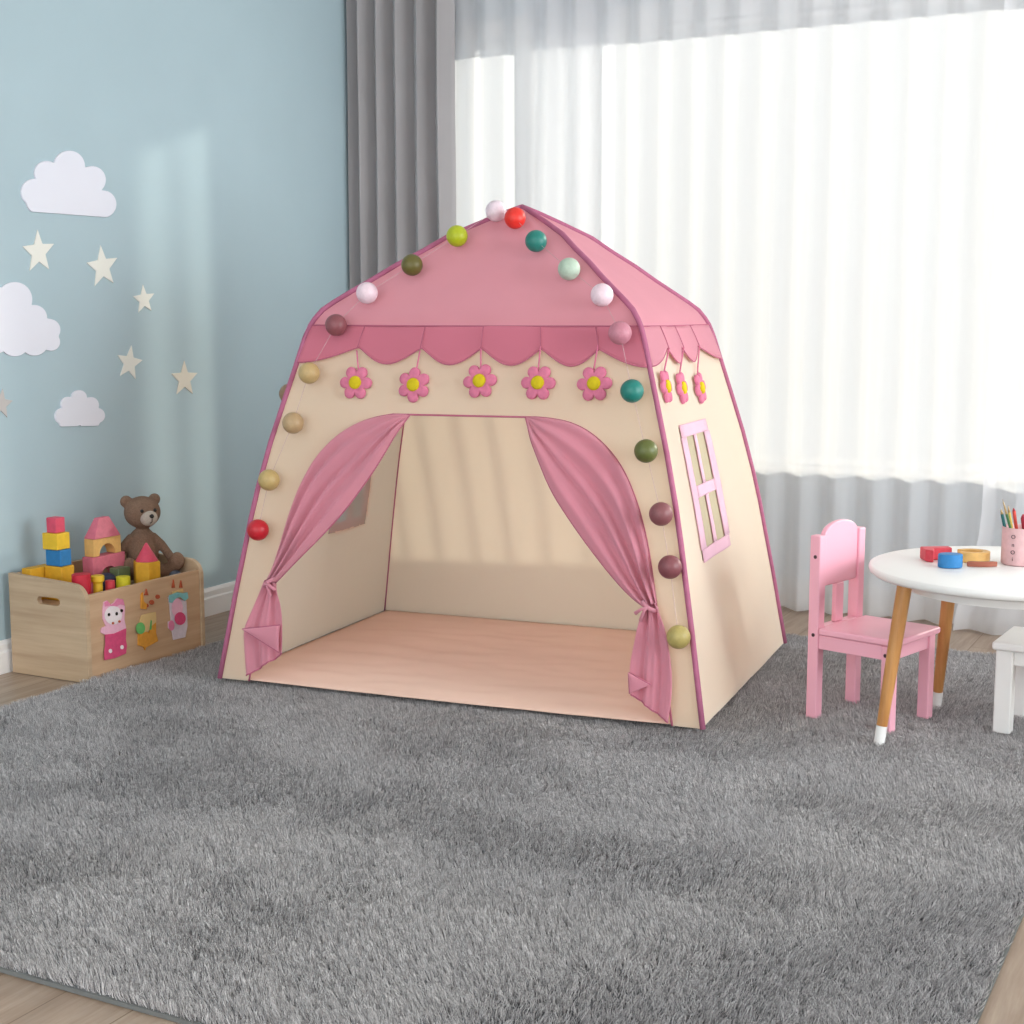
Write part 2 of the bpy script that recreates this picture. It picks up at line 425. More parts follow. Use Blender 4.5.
def tsolve(px, py, side='F', off=0):
    """point of the tent's skin seen through a photo pixel, in tent coordinates"""
    d = TI.to_3x3() @ ray(px, py)
    def g(t):
        p = LC + d * t; r = rr(p.z)
        return (p.y + HY * r + off) if side == 'F' else (HX * r + off - p.x)
    t0 = 2.6; t = t0
    while t < 6 and g(t) < 0: t0 = t; t += .02
    a, b = t0, t
    for _ in range(40):
        m = (a + b) / 2
        if g(m) < 0: a = m
        else: b = m
    return LC + d * b
def uz(px, py, side='F'):
    p = tsolve(px, py, side); r = max(.02, rr(p.z))
    return (p.x / (HX * r) if side == 'F' else p.y / (HY * r)), p.z
def resample(P, n):
    L = [0]
    for a, b in zip(P, P[1:]): L.append(L[-1] + math.dist(a, b))
    out = []; j = 0
    for i in range(n):
        s = L[-1] * i / (n - 1)
        while j < len(P) - 2 and L[j + 1] < s: j += 1
        k = (s - L[j]) / max(1e-9, L[j + 1] - L[j])
        out.append(tuple(a + (b - a) * k for a, b in zip(P[j], P[j + 1])))
    return out
def smoothline(P, n, it=3):
    for _ in range(it):
        Q = [P[0]]
        for a, b in zip(P, P[1:]):
            Q += [tuple(.75 * x + .25 * y for x, y in zip(a, b)), tuple(.25 * x + .75 * y for x, y in zip(a, b))]
        P = Q + [P[-1]]
    return resample(P, n)

tent = thing('play_tent', 'pink and cream house shaped play tent with tied door curtains on the grey rug', 'tent', TC, TYAW)
ZV = uz(500, 326)[1]                     # seam between cream walls and pink roof
ZS = [.03 + (ZV - .03) * i / 40 for i in range(41)]
ZR = [ZV + (1.352 - ZV) * (i / 26) for i in range(27)]
US = [-1 + 2 * i / 32 for i in range(33)]
def wr(side, u, z):                      # soft tension wrinkles in the cloth
    s = {'F': 0, 'K': 7, 'R': 13, 'L': 19}[side]
    a = .0045 * nz(u * 1.6 + z * 2.2 + s, z * 1.1 - u * .5, s) + .0022 * nz(u * 6 + z * 1.5, z * 2.2, s + 3)
    if side in 'RL': a += .006 * smooth(.55, .2, z) * smooth(.03, .25, z) * math.sin(11 * u + 5 * z + nz(u * 2, z * 3, 4)) * (1 - u * u)
    return a * (1 - u ** 4)
def panel(side, zs, us=US): return [[tp(side, u, z, wr(side, u, z)) for u in us] for z in zs]

# front wall with its arched doorway
doorL = smoothline([uz(*p) for p in ((250, 677), (258, 640), (267, 605), (277, 568), (285, 536), (293, 508), (303, 482), (316, 458), (332, 440), (349, 427), (370, 418), (392, 414))], 44)
doorR = smoothline([uz(*p) for p in ((672, 723), (665, 672), (658, 618), (652, 572), (646, 536), (637, 502), (625, 472), (609, 449), (590, 432), (570, 422), (548, 418), (535, 417))], 44)
ztop = max(doorL[-1][1], doorR[-1][1]) + .001
def clampz(P): return [(u, TZ if i == 0 else min(z, ztop)) for i, (u, z) in enumerate(P)]
doorL, doorR = clampz(doorL), clampz(doorR)
top_edge = sorted([(u, z) for u, z in doorL[-14:]] + [(u, z) for u, z in doorR[-14:]])
# region above the arch, column by column
b2rows = []
cols = [(u, z) for u, z in top_edge]
for k in range(11):
    b2rows.append([tp('F', u, z + (ZV - z) * k / 10, wr('F', u, z + (ZV - z) * k / 10) * .4) for u, z in cols])
b = MB()
# rebuilt as rows to keep one clean sheet: left strip, right strip, lintel
for P, side in ((doorL[:-13], -1), (doorR[:-13], 1)):
    b.grid([[tp('F', side + (u - side) * k / 8, z) for k in range(9)] for u, z in P])
    u0, z0 = P[-1]
    b.grid([[tp('F', side + (u0 - side) * k / 8, z0 + (ZV - z0) * i / 10) for k in range(9)] for i in range(11)])
b.grid(b2rows)
b.obj('front_wall', M['cream'], tent, smooth=True)
# side and back walls
def side_wall(side, hole, name):
    b = MB()
    if hole:
        u0, u1, z0, z1 = hole
        la = [.03 + (z0 - .03) * i / 18 for i in range(19)]; lb = [z0 + (z1 - z0) * i / 12 for i in range(13)]; lc = [z1 + (ZV - z1) * i / 12 for i in range(13)]
        ua = [-1 + (u0 + 1) * i / 10 for i in range(11)]; ub = [u0 + (u1 - u0) * i / 12 for i in range(13)]; uc = [u1 + (1 - u1) * i / 10 for i in range(11)]
        full = ua + ub[1:] + uc[1:]
        b.grid(panel(side, la, full)); b.grid(panel(side, lc, full)); b.grid(panel(side, lb, ua)); b.grid(panel(side, lb, uc))
    else: b.grid(panel(side, ZS))
    return b.obj(name, M['cream_lit'], tent, smooth=True)
wc = [uz(*p, 'R') for p in ((677, 426), (707, 422), (734, 544), (707, 557))]
wu0, wu1 = (wc[0][0] + wc[3][0]) / 2, (wc[1][0] + wc[2][0]) / 2
wz1, wz0 = (wc[0][1] + wc[1][1]) / 2, (wc[2][1] + wc[3][1]) / 2
def tent_window(side, u0, u1, z0, z1, mesh='mesh'):
    w = .075 * (u1 - u0) / .5; h = .028
    def strip(b, a0, a1, c0, c1, off=.004):
        b.grid([[tp(side, a0 + (a1 - a0) * i / 6, c0 + (c1 - c0) * j / 8, off + wr(side, a0 + (a1 - a0) * i / 6, c0 + (c1 - c0) * j / 8)) for i in range(7)] for j in range(9)])
    fr = MB(); um, zm = (u0 + u1) / 2, (z0 + z1) / 2
    strip(fr, u0, u1, z1 - h, z1 + .005); strip(fr, u0, u1, z0 - .005, z0 + h)
    strip(fr, u0 - .02, u0 + w, z0 + h, z1 - h); strip(fr, u1 - w, u1 + .02, z0 + h, z1 - h)
    strip(fr, u0 + w, u1 - w, zm - h * .55, zm + h * .55)
    strip(fr, um - w * .32, um + w * .32, z0 + h, zm - h * .55); strip(fr, um - w * .32, um + w * .32, zm + h * .55, z1 - h)
    f = lab(fr.obj('window_trim', M['winpink'], tent, smooth=True, solid=.002, off=0), 'pale pink window trim with four panes')
    pn = MB(); strip(pn, u0 - .005, u1 + .005, z0 - .003, z1 + .003, 0)
    pn.obj('mesh_pane', M[mesh], f, smooth=True)
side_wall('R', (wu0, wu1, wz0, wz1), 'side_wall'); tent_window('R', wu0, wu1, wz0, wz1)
def inner_left(px, py):
    d = TI.to_3x3() @ ray(px, py); t = 2.6
    lo = (-LC.x) / d.x if d.x > 0 else 0; a, b_ = 2.5, 7.0
    f = lambda t: (LC + d * t)
    best = None; t = 2.5
    while t < 7:
        p = f(t)
        if abs(p.x + HX * rr(p.z)) < .006 and p.y > -.3 and (best is None or abs(p.x + HX * rr(p.z)) < best[0]): best = (abs(p.x + HX * rr(p.z)), p)
        t += .002
    p = best[1]; return p.y / (HY * rr(p.z)), p.z
lw = [inner_left(364, 492), inner_left(359, 518)]
lu1, lz0 = lw[0][0] + .05, lw[1][1] - .02
LWIN = (lu1 - .52, lu1, lz0, lz0 + (wz1 - wz0))
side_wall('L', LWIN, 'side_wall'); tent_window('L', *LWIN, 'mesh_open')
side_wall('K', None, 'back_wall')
for s in 'FRLK': MB().grid(panel(s, ZR)).obj('roof_panel', M['roof'], tent, smooth=True)
# roof-wall seam lines and corner piping
for s in 'FR':
    lab(MB().tube([tp(s, -1 + 2 * i / 30, ZV, .0035) for i in range(31)], .0022, 6).obj('seam', M['stitch'], tent, smooth=True), 'dark pink seam under the roof')
for sx in (-1, 1):
    for sy in (-1, 1):
        pts = [Vector((ax(z) + sx * (HX * rr(z) + .003), sy * (HY * rr(z) + .003), z)) for z, _ in PROF] + [Vector((ax(1.36), 0, 1.357))]
        lab(MB().tube(pts, .0072, 10).obj('corner_piping', M['pipe'], tent, smooth=True), 'magenta piping along the tent corner')
# doorway binding
db = MB().tube([tp('F', u, z, .002) for u, z in doorL] + [tp('F', u, z, .002) for u, z in doorR[::-1]], .0028, 6)
lab(db.obj('doorway_binding', M['stitch'], tent, smooth=True), 'thin pink binding around the arched doorway')
# groundsheet
def sheet():
    rows = []
    for j in range(57):
        v = -1 + 2 * j / 56; row = []
        for i in range(65):
            u = -1 + 2 * i / 64
            edge = min(1, 6 * (1 - abs(u))) * min(1, 6 * (1 - abs(v)))
            z = .033 + edge * (.006 + .006 * nz(u * 3 + v * 1.5, v * 6 - u, 1) + .003 * nz(u * 9, v * 14, 5))
            row.append(Vector((u * HX * .985, v * HY * .985 - .012 * (1 - u * u) * max(0, -v) + .004 * nz(u * 5, 2) * (v < -.99), z)))
        rows.append(row)
    return MB().grid(rows).obj('floor_sheet', M['mat'], tent, smooth=True, solid=.002, off=-1)
lab(sheet(), 'peach cotton groundsheet inside the tent')
# scalloped valances and felt flowers
def valance(side, cusps, zc, zb):
    """cusps: u values of the points between scallops; zc height at cusps, zb at the scallop bottoms"""
    ed = [-1] + list(cusps) + [1]; rows = [[] for _ in range(9)]
    for a, c in zip(ed, ed[1:]):
        n = 16
        for i in range(n + (c == 1)):
            k = i / n; u = a + (c - a) * k
            if a == -1: q = 1 - k ** 2
            elif c == 1: q = 1 - (1 - k) ** 2
            else: q = math.sin(k * PI)
            zlow = zc + (zb - zc) * max(0, q) ** 1.2
            for j in range(9):
                z = ZV + (zlow - ZV) * j / 8
                rows[j].append(tp(side, u * .995, z, .003 + .010 * (j / 8) * (.6 + .4 * math.sin(k * PI)) + wr(side, u, z)))
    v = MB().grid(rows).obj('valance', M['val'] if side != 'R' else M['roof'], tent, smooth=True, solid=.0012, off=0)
    lab(v, 'pink scalloped valance under the roof')
    hem = MB().tube([p + Vector((0, 0, 0)) for p in rows[-1]], .0018, 6)
    hem.obj('hem', M['stitch'], v, smooth=True)
    for u in cusps:
        MB().tube([tp(side, u * .995, ZV + (zc - ZV) * j / 6, .007 + .008 * j / 6) for j in range(7)], .0013, 5).obj('stitching', M['stitch'], v, smooth=True)
FC = ((358, 351), (421, 351), (482, 349), (542, 347), (600, 346))
cu = [uz(*p) for p in FC]
valance('F', [c[0] for c in cu], sum(c[1] for c in cu) / 5, uz(450, 365)[1])
SCU = [uz(665, 346, 'R')[0], uz(681, 347, 'R')[0], uz(697, 348, 'R')[0]]
valance('R', SCU, uz(688, 347, 'R')[1], uz(692, 362, 'R')[1])
valance('L', [-.6, -.2, .2, .6], uz(480, 350)[1], uz(450, 365)[1])
def flower(side, u, z, zc, R, rot, uc=None):
    uc = u if uc is None else uc
    c = tp(side, u, z, .006); e = (tp(side, u + .02, z, .006) - tp(side, u - .02, z, .006)).normalized()
    n = Vector((0, -1, .2)) if side == 'F' else Vector((1, 0, .2)); n.normalize(); up = n.cross(e).normalized()
    if up.z < 0: up = -up
    P = []
    for i in range(72):
        a = 2 * PI * i / 72 + rot; rad = R * (.60 + .40 * abs(math.cos(3 * (a - rot))) ** .6)
        P.append((math.cos(a) * rad, math.sin(a) * rad))
    b = MB(); k = len(P); rings = []
    for s, h in ((1.0, 0), (1.0, .005), (.93, .009), (.6, .010), (.3, .007), (.02, .006)):
        rings.append([c + e * (x * s) + up * (y * s) + n * h for x, y in P])
    b.grid(rings, 0, True)
    b.tube([tp(side, uc + (u - uc) * i / 6, zc + (z + R * .6 - zc) * i / 6, .015 - .007 * i / 6) for i in range(7)], .0022, 6)
    f = lab(b.obj('felt_flower', M['felt_pink'], tent, smooth=True), 'pink felt flower hanging from the valance')
    d = MB(); rows = []
    for s, h in ((1, .004), (1, .011), (.8, .0145), (.4, .016), (.02, .0165)):
        rows.append([c + (e * math.cos(q * PI / 10) + up * math.sin(q * PI / 10)) * (R * .38 * s) + n * h for q in range(20)])
    d.grid(rows, 0, True); lab(d.obj('flower_centre', M['felt_yellow'], f, smooth=True), 'mustard yellow flower centre')
for (px, py), q, rot in zip(((356.5, 383), (414, 385), (480, 381), (538.5, 383), (595, 384)), cu, (.0, .52, .1, .0, .06)):
    u, z = uz(px, py); flower('F', u, z, q[1], .048, rot, q[0] * .995)
for px, py, u2 in ((664, 387, 0), (681.5, 388, 1), (700, 388, 2)):
    u, z = uz(px, py, 'R'); flower('R', u, z, uz(690, 347, 'R')[1], .046, .1 * u2, SCU[u2] * .995)

# tied door curtains
def lerp2(P, s):
    s = max(0, min(1, s)) * (len(P) - 1); i = min(int(s), len(P) - 2); k = s - i
    return tuple(a + (c - a) * k for a, c in zip(P[i], P[i + 1]))
def drape_part(outer, inner, n, m, offf):
    O = smoothline([uz(*p) for p in outer], n, 2); I = smoothline([uz(*p) for p in inner], n, 2)
    rows = []
    for j in range(n):
        s = j / (n - 1); row = []
        for i in range(m + 1):
            k = i / m; u = O[j][0] + (I[j][0] - O[j][0]) * k; z = max(.04, O[j][1] + (I[j][1] - O[j][1]) * k)
            row.append(tp('F', u, z, offf(s, k)))
        rows.append(row)
    return rows
def up_off(s, k):
    a = smooth(0, .12, s); g = smooth(.1, 1, s)
    ph = 2 * PI * (3.3 * k + .25)
    fold = (.004 + .011 * g) * math.sin(ph) + .004 * math.sin(2 * PI * 7 * k + 2) * g
    hemroll = .014 * math.exp(-((k - .80) / .09) ** 2) - .010 * math.exp(-((k - .66) / .05) ** 2)
    return .004 + a * (.014 + fold * smooth(0, .15, k) + hemroll * (1 - .4 * s)) * (1 if k > 0 else .3)
def low_off(s, k):
    g = smooth(0, .35, s)
    return .016 + (.013 * math.sin(2 * PI * (2.1 * k + .15)) + .005 * math.sin(2 * PI * 5 * k + 1)) * (.9 - .4 * g) + .006 * g
def door_curtain(outer, inner, tl, tr, tie, hemfold):
    rows = drape_part(outer, inner, 60, 44, up_off)
    o = MB().grid(rows).obj('door_curtain', M['curt'], tent, smooth=True, solid=.0012, off=0)
    tail = drape_part(tl, tr, 30, 44, low_off)
    MB().grid(tail).obj('curtain_tail', M['curt'], o, smooth=True, solid=.0012, off=0)
    MB().tube([r[-1] for r in rows], .0022, 6).obj('hem', M['stitch'], o, smooth=True)
    MB().tube(tail[-1], .0022, 6).obj('hem', M['stitch'], o, smooth=True)
    # tie band: a knotted ring around the gathered cloth with two short ends
    u, z = uz(*tie); c = tp('F', u, z, .02)
    tb = MB(); e = Vector((.8, 0, .6 if tie[0] < 450 else -.5)).normalized(); ny = Vector((0, -1, 0))
    tb.tube([c + e * (.019 * math.cos(a)) + ny * (.021 * math.sin(a)) for a in [i * 2 * PI / 24 for i in range(25)]], .0055, 8)
    sx = 1 if tie[0] < 450 else -1
    for dx, dz in ((.030, -.016), (.016, -.034)):
        p0 = c + ny * .024; tb.tube([p0, p0 + Vector((sx * dx * .5, -.006, dz * .3)), p0 + Vector((sx * dx, -.004, dz))], [.0035, .004, .005], 7)
    tb.obj('tieback', M['curt'], o, smooth=True)
    # turned-up hem flap
    H = [tp('F', *uz(*p), .040) for p in hemfold]
    fl = MB(); k = 10
    A, B, C_ = H
    fl.grid([[A.lerp(B, i / k).lerp(A.lerp(C_, i / k), j / k) + Vector((0, -.004 * math.sin(PI * j / k), 0)) for j in range(k + 1)] for i in range(k + 1)])
    f = fl.obj('turned_hem', M['curt'], o, smooth=True, solid=.0015, off=0)
    MB().tube([A, (A + C_) / 2, C_], .0018, 6).tube([A, (A + B) / 2, B], .0018, 6).obj('hem', M['stitch'], o, smooth=True)
door_curtain([(407, 414.5), (392, 414.5), (370, 418), (349, 427), (332, 440), (316, 458), (303, 482), (293, 508), (285, 536), (277, 563), (270, 580)],
             [(409, 415), (404, 422), (396, 436), (381, 462), (365, 486), (345, 513), (322, 538), (300, 560), (285, 576), (278, 583)],
             [(270, 580), (262, 600), (254, 618), (249, 630), (250, 648), (252, 675)],
             [(278, 583), (284, 598), (287, 614), (287.5, 632), (287.5, 645), (287, 653)],
             (274, 582), [(250, 629), (287, 625), (286, 652)])
door_curtain([(526, 417), (548, 418), (570, 422), (590, 432), (609, 449), (625, 472), (637, 502), (646, 536), (652, 572), (658, 603)],
             [(525, 417.5), (531, 438), (540, 462), (552, 491), (570, 519), (590, 547), (612, 575), (631, 596), (647, 608)],
             [(658, 603), (667, 625), (672, 648), (675, 672), (675, 695), (671, 722)],
             [(647, 608), (641, 625), (637, 645), (633, 664), (633, 680), (634, 694)],
             (652, 606), [(633, 672), (655, 684), (634, 693)])

# ------------------------------------------------------------------ ball light string on the tent
BR = .0298
balls = [(258, 530, 'red', (190, 30, 44)), (269, 480, 'beige', (186, 160, 104)), (293, 423, 'beige', (178, 150, 112)), (289.5, 394, 'dark beige', (140, 110, 84)),
         (309, 373, 'beige', (188, 160, 110)), (336, 325, 'dusky brown', (134, 76, 82)), (367, 293, 'frosted white', (232, 208, 218)),
         (412, 265, 'olive', (98, 92, 42)), (457, 236, 'lime', (172, 184, 28)), (496, 211, 'frosted white', (234, 216, 226)), (515, 218, 'bright red', (226, 50, 40)),
         (536, 241, 'teal', (34, 122, 112)), (569, 269, 'pale sage', (176, 196, 178)), (602, 295, 'frosted white', (232, 208, 218)), (620, 333, 'dusty pink', (190, 124, 140)),
         (632, 391, 'teal', (30, 122, 112)), (646, 451, 'olive green', (92, 100, 48)), (661, 514, 'dusky brown', (132, 80, 84)), (670, 567, 'dusky brown', (128, 72, 78)),
         (678.5, 637, 'khaki', (176, 160, 96))]
lights = thing('ball_light_string', 'string of coloured ball lights strung along the front edge of the tent', 'string lights', TC, TYAW)
bmats = {}
bpts = []
for px, py, nm, c in balls:
    if px == 289.5:
        d = TI.to_3x3() @ ray(px, py); t = (-.31 - LC.y) / d.y; p = LC + d * t
    else:
        p = tsolve(px, py, 'F', BR * (1.95 if py < 232 else 1.6 if py < 318 else 1.18) + (.016 if 325 < py < 370 else .006))
    bpts.append(p)
    if c not in bmats:
        bmats[c] = plain(nm.replace(' ', '_') + '_ball_shell', c, .32 if 'white' in nm else .42, .07, 130, .0006, .5)
    bo = MB().sphere((0, 0, 0), BR, 28, 18).obj('ball', bmats[c], lights, smooth=True); bo.location = p
    lab(bo, nm + ' ball light')
w = MB(); pts = []
sb = bpts[:3] + bpts[4:]
for i, (a, c) in enumerate(zip(sb, sb[1:])):
    for k in range(8):
        q = a.lerp(c, k / 8); q.y = min(q.y, -HY * rr(q.z) - (.020 if q.z < ZV else .040)); pts.append(q)
w.tube(pts + [bpts[-1]], .0006, 6)
w.obj('wire', M['wire'], lights, smooth=True)

# ------------------------------------------------------------------ wall stickers
def blob(circles, cx, cy, ybot, slope=0):
    """outline (photo px) of a cloud: union of circles seen from its centre, cut flat below"""
    P = []
    for i in range(180):
        a = 2 * PI * i / 180; dx, dy = math.cos(a), math.sin(a); best = 0
        for x, y, r in circles:
            ex, ey = x - cx, y - cy; bq = ex * dx + ey * dy; cq = ex * ex + ey * ey - r * r; D = bq * bq - cq
            if D > 0: best = max(best, bq + math.sqrt(D))
        if ybot is not None and dy > .01:
            lim = (ybot - cy) / (dy - slope * dx) if dy - slope * dx > .01 else 1e9
            best = min(best, lim)
        P.append((cx + dx * best, cy + dy * best))
    return P
def decal(name, P, mat, label, cat, group, th=.006):
    pts = [at(x, y, 0, WX) for x, y in P]
    b = MB().prism([(WX - .001, p.y, p.z) for p in pts], (th + .001, 0, 0))
    return tag(b.obj(name, mat, bevel=.0015, seg=1), label, cat, group)
z3 = lambda L: [(x / 3.303, 130 + y / 3.303, r / 3.303) for x, y, r in L]
decal('cloud_sticker', blob(z3([(110, 205, 44), (150, 142, 40), (165, 180, 48), (225, 120, 52), (300, 165, 46), (335, 245, 46), (220, 210, 70), (280, 230, 60), (125, 235, 42), (180, 250, 50), (250, 255, 50), (315, 262, 40)]), 66, 190, 214.5, .075),
      M['cloud'], 'biggest white cloud sticker, topmost on the blue wall', 'wall sticker', 'cloud stickers on the blue wall')
decal('cloud_sticker', blob(z3([(45, 560, 58), (0, 580, 60), (110, 620, 42), (160, 660, 36), (165, 700, 30), (110, 700, 46), (45, 700, 48), (-20, 690, 50), (-90, 640, 60), (-60, 690, 54)]), 8, 325, None),
      M['cloud'], 'round white cloud sticker cut off by the left edge of the photo', 'wall sticker', 'cloud stickers on the blue wall')
decal('cloud_sticker', blob(z3([(205, 945, 27), (222, 905, 24), (258, 885, 26), (297, 908, 26), (318, 943, 25), (258, 930, 45), (225, 960, 34), (292, 960, 34)]), 79, 412, 426.2, -.02),
      M['cloud'], 'small white cloud sticker lowest on the blue wall, above the toy box', 'wall sticker', 'cloud stickers on the blue wall')
def star(cx, cy, R, rot, kx=.74, inner=.43):
    return [(cx + 1.13 * kx * R * (1 if i % 2 == 0 else inner) * math.sin(i * PI / 5 + rot), cy - 1.13 * R * (1 if i % 2 == 0 else inner) * math.cos(i * PI / 5 + rot)) for i in range(10)]
for cx, cy, R, rot, m, lb in ((38, 252, 20, -.06, 'star', 'larger cream star sticker just below the biggest cloud, left of its twin'),
                              (102, 267, 19.5, -.12, 'star', 'larger cream star sticker below the right end of the biggest cloud'),
                              (143.5, 299.5, 13.5, -.1, 'star', 'smallest cream star sticker at the left edge of the sunlit patch'),
                              (129, 363, 16, .15, 'star', 'pale star sticker midway between the small cloud and the smallest star'),
                              (184, 379, 16.5, -.02, 'starw', 'beige star sticker within the sunlit stripes, nearest the tent'),
                              (1, 404, 14, .1, 'starf', 'faded peach star sticker half out of frame at the left edge')):
    decal('star_sticker', star(cx, cy, R, rot), M[m], lb, 'wall sticker', 'star stickers on the blue wall', .004)

# ------------------------------------------------------------------ toy box
BX0, BX1, BY0, BY1 = -3.262, -2.964, 3.060, 3.580
box = thing('toy_box', 'open pine toy box with animal appliques and a handle slot against the blue wall', 'toy box', (0, 0, 0))
def side_outline(y):
    P = [(BX0, y, .002), (BX1, y, .002)]
    r = .05
    for i in range(9):
        a = PI / 2 * i / 8; P.append((BX1 - r + r * math.cos(a), y, .288 - r + r * math.sin(a)))
    P.append((BX0, y, .300)); return P
sl = [at(x, y, 1, BY0) for x, y in ((37, 597), (60, 605.5))]
sx0, sx1, sz = sl[0].x, sl[1].x, (sl[0].z + sl[1].z) / 2
slot = []
for i in range(16):
    a = 2 * PI * i / 16; c = sx1 - .013 if math.cos(a) > 0 else sx0 + .013
    slot.append((c + .013 * math.cos(a), BY0, sz + .012 * math.sin(a)))
def slotted():
    bm = bmesh.new(); O = side_outline(BY0); n = 8
    up = [bm.verts.new(p) for p in slot[1:n]]; dn = [bm.verts.new(p) for p in slot[n + 1:]]
    r_, l_ = bm.verts.new(slot[0]), bm.verts.new(slot[n])
    er, el = bm.verts.new((BX1, BY0, sz)), bm.verts.new((BX0, BY0, sz))
    lo = [bm.verts.new(p) for p in O[:2]]; hi = [bm.verts.new(p) for p in O[2:]]
    bm.faces.new(lo + [er, r_] + dn[::-1] + [l_, el])
    bm.faces.new([er] + hi + [el, l_] + up[::-1] + [r_])
    x = bmesh.ops.extrude_face_region(bm, geom=bm.faces[:])
    bmesh.ops.translate(bm, verts=[e for e in x['geom'] if isinstance(e, bmesh.types.BMVert)], vec=(0, .016, 0))
    bm.verts.index_update(); b = MB()
    b.add([v.co.copy() for v in bm.verts], [tuple(v.index for v in f.verts) for f in bm.faces]); bm.free(); return b
slotted().obj('side_panel', M['pine_x'], box)
MB().prism(side_outline(BY1 - .018), (0, .018, 0)).obj('side_panel', M['pine_x'], box, bevel=.003)
MB().box((BX1 - .018, BY0 + .0165, .002), (BX1 - .004, BY1 - .0185, .256)).obj('front_panel', M['pine_y'], box, bevel=.002)
MB().box((BX0, BY0 + .0165, .002), (BX0 + .013, BY1 - .0185, .297)).obj('back_panel', M['pine_y'], box, bevel=.002)
XA = -3.128
BZ = .212
MB().box((BX0 + .0135, BY0 + .0165, BZ - .012), (BX1 - .0185, BY1 - .0185, BZ)).obj('bottom_panel', M['pine_y'], box)
FX = BX1 - .004
def zb(x, y): return (90 + x / 9.309, 570 + y / 9.309)
def flat(name, pts, mat, parent, h0, h1, label=None, bev=.0008):
    Q = [at(*zb(*p), 0, FX) for p in pts]
    o = MB().prism([(FX + h0, q.y, q.z) for q in Q], (h1 - h0, 0, 0)).obj(name, mat, parent, bevel=bev, seg=1)
    return lab(o, label) if label else o
def circ(cx, cy, rx, ry, n=20): return [(cx + rx * math.cos(2 * PI * i / n), cy + ry * math.sin(2 * PI * i / n)) for i in range(n)]
M['apink'] = plain('applique_pink', (204, 78, 118), .85, .08, 90, .0004, .15); M['apale'] = plain('applique_pale_pink', (226, 176, 196), .85, .05, 90, .0004, .15)
M['amid'] = plain('applique_rose', (218, 130, 164), .85, .06, 90, .0004, .15); M['aorange'] = plain('applique_orange', (214, 150, 62), .85, .08, 90, .0004, .15)
M['agreen'] = plain('applique_green', (108, 178, 104), .85, .06, 90, .0004, .15); M['aaqua'] = plain('applique_aqua', (128, 186, 190), .85, .06, 90, .0004, .15)
M['arust'] = plain('applique_rust', (172, 84, 58), .85, .06, 90, .0004, .15); M['asand'] = plain('applique_sand', (214, 184, 130), .85, .05, 90, .0004, .15)
M['alilac'] = plain('applique_lilac', (206, 194, 204), .85, .05, 90, .0004, .15); M['awhite'] = plain('applique_white', (230, 220, 222), .85, .04, 90, .0004, .15)
# animal in a pink dress
a = flat('animal_applique', [(120, 300), (150, 282), (185, 322), (215, 300), (245, 262), (300, 272), (318, 340), (312, 460), (330, 540), (310, 580), (220, 600), (130, 600), (92, 580), (100, 540), (140, 520), (112, 450), (112, 370)],
         M['apale'], box, 0, .004, 'applique of a pale pink animal in a deep pink dress')
flat('ear_patch', [(125, 340), (122, 302), (150, 284), (186, 324), (216, 302), (246, 264), (298, 274), (312, 330), (270, 318), (220, 345), (170, 330)], M['amid'], a, .0042, .0056)
flat('face', circ(205, 420, 82, 88), M['awhite'], a, .0042, .0058)
flat('dress', [(125, 600), (210, 590), (325, 540), (320, 640), (330, 700), (322, 775), (215, 820), (120, 838), (118, 760), (130, 690)], M['apink'], a, .0042, .0066)
for p in ((160, 413), (232, 405), (278, 376)): flat('eye', circ(*p, 13, 16, 12), M['black'], a, .0062, .0078)
for p in ((198, 493), (257, 477)): flat('nostril', circ(*p, 13, 12, 12), M['arust'], a, .0062, .0078)
for p in ((172, 752), (280, 716)): flat('dress_button', circ(*p, 17, 20, 12), M['awhite'], a, .0068, .0082)
# orange castle figure
a = flat('castle_applique', [(440, 600), (500, 560), (540, 585), (575, 480), (605, 480), (606, 580), (625, 660), (510, 722), (505, 748), (490, 715), (440, 700)], M['aorange'], box, 0, .005, 'orange applique with a green leaf')
flat('sand_patch', [(450, 470), (470, 420), (540, 400), (600, 390), (606, 480), (560, 520), (540, 560), (490, 580), (455, 540)], M['asand'], a, .0015, .0062)
flat('spire', [(466, 360), (468, 225), (484, 205), (492, 290), (520, 315), (516, 365)], M['aorange'], a, 0, .005)
flat('spire', [(500, 235), (518, 172), (536, 235)], M['arust'], a, 0, .005)
flat('leaf', circ(455, 540, 42, 55), M['agreen'], a, .0052, .0078)
flat('leaf', [(536, 555), (548, 460), (560, 470), (556, 552)], M['agreen'], a, .0064, .0078)
for p in ((570, 300, 22), (625, 248, 20), (522, 330, 18)): flat('dot', circ(p[0], p[1], p[2], p[2], 12), M['arust'], a, 0, .004)
# pastel bird
a = flat('bird_applique', [(722, 250), (800, 262), (890, 290), (900, 520), (880, 625), (770, 650), (755, 560), (722, 540), (722, 480), (748, 475), (735, 330)], M['alilac'], box, 0, .004, 'pastel applique with pink body and aqua crest')
flat('crest', [(722, 300), (722, 235), (800, 205), (850, 215), (895, 205), (905, 260), (870, 290), (830, 250), (790, 262), (760, 305)], M['aaqua'], a, .0042, .006)
flat('comb', [(760, 200), (860, 175), (862, 205), (765, 225)], M['asand'], a, 0, .004)
for x in (770, 840): flat('plume', [(x - 14, 165), (x, 85 + (x > 800) * 8), (x + 14, 165)], M['arust'], a, 0, .005)
flat('body', circ(800, 350, 52, 90), M['apale'], a, .0042, .0062)
flat('body_patch', circ(822, 450, 52, 60), M['apink'], a, .0064, .0082)
flat('wing', circ(745, 515, 28, 48), M['amid'], a, .0042, .0066)

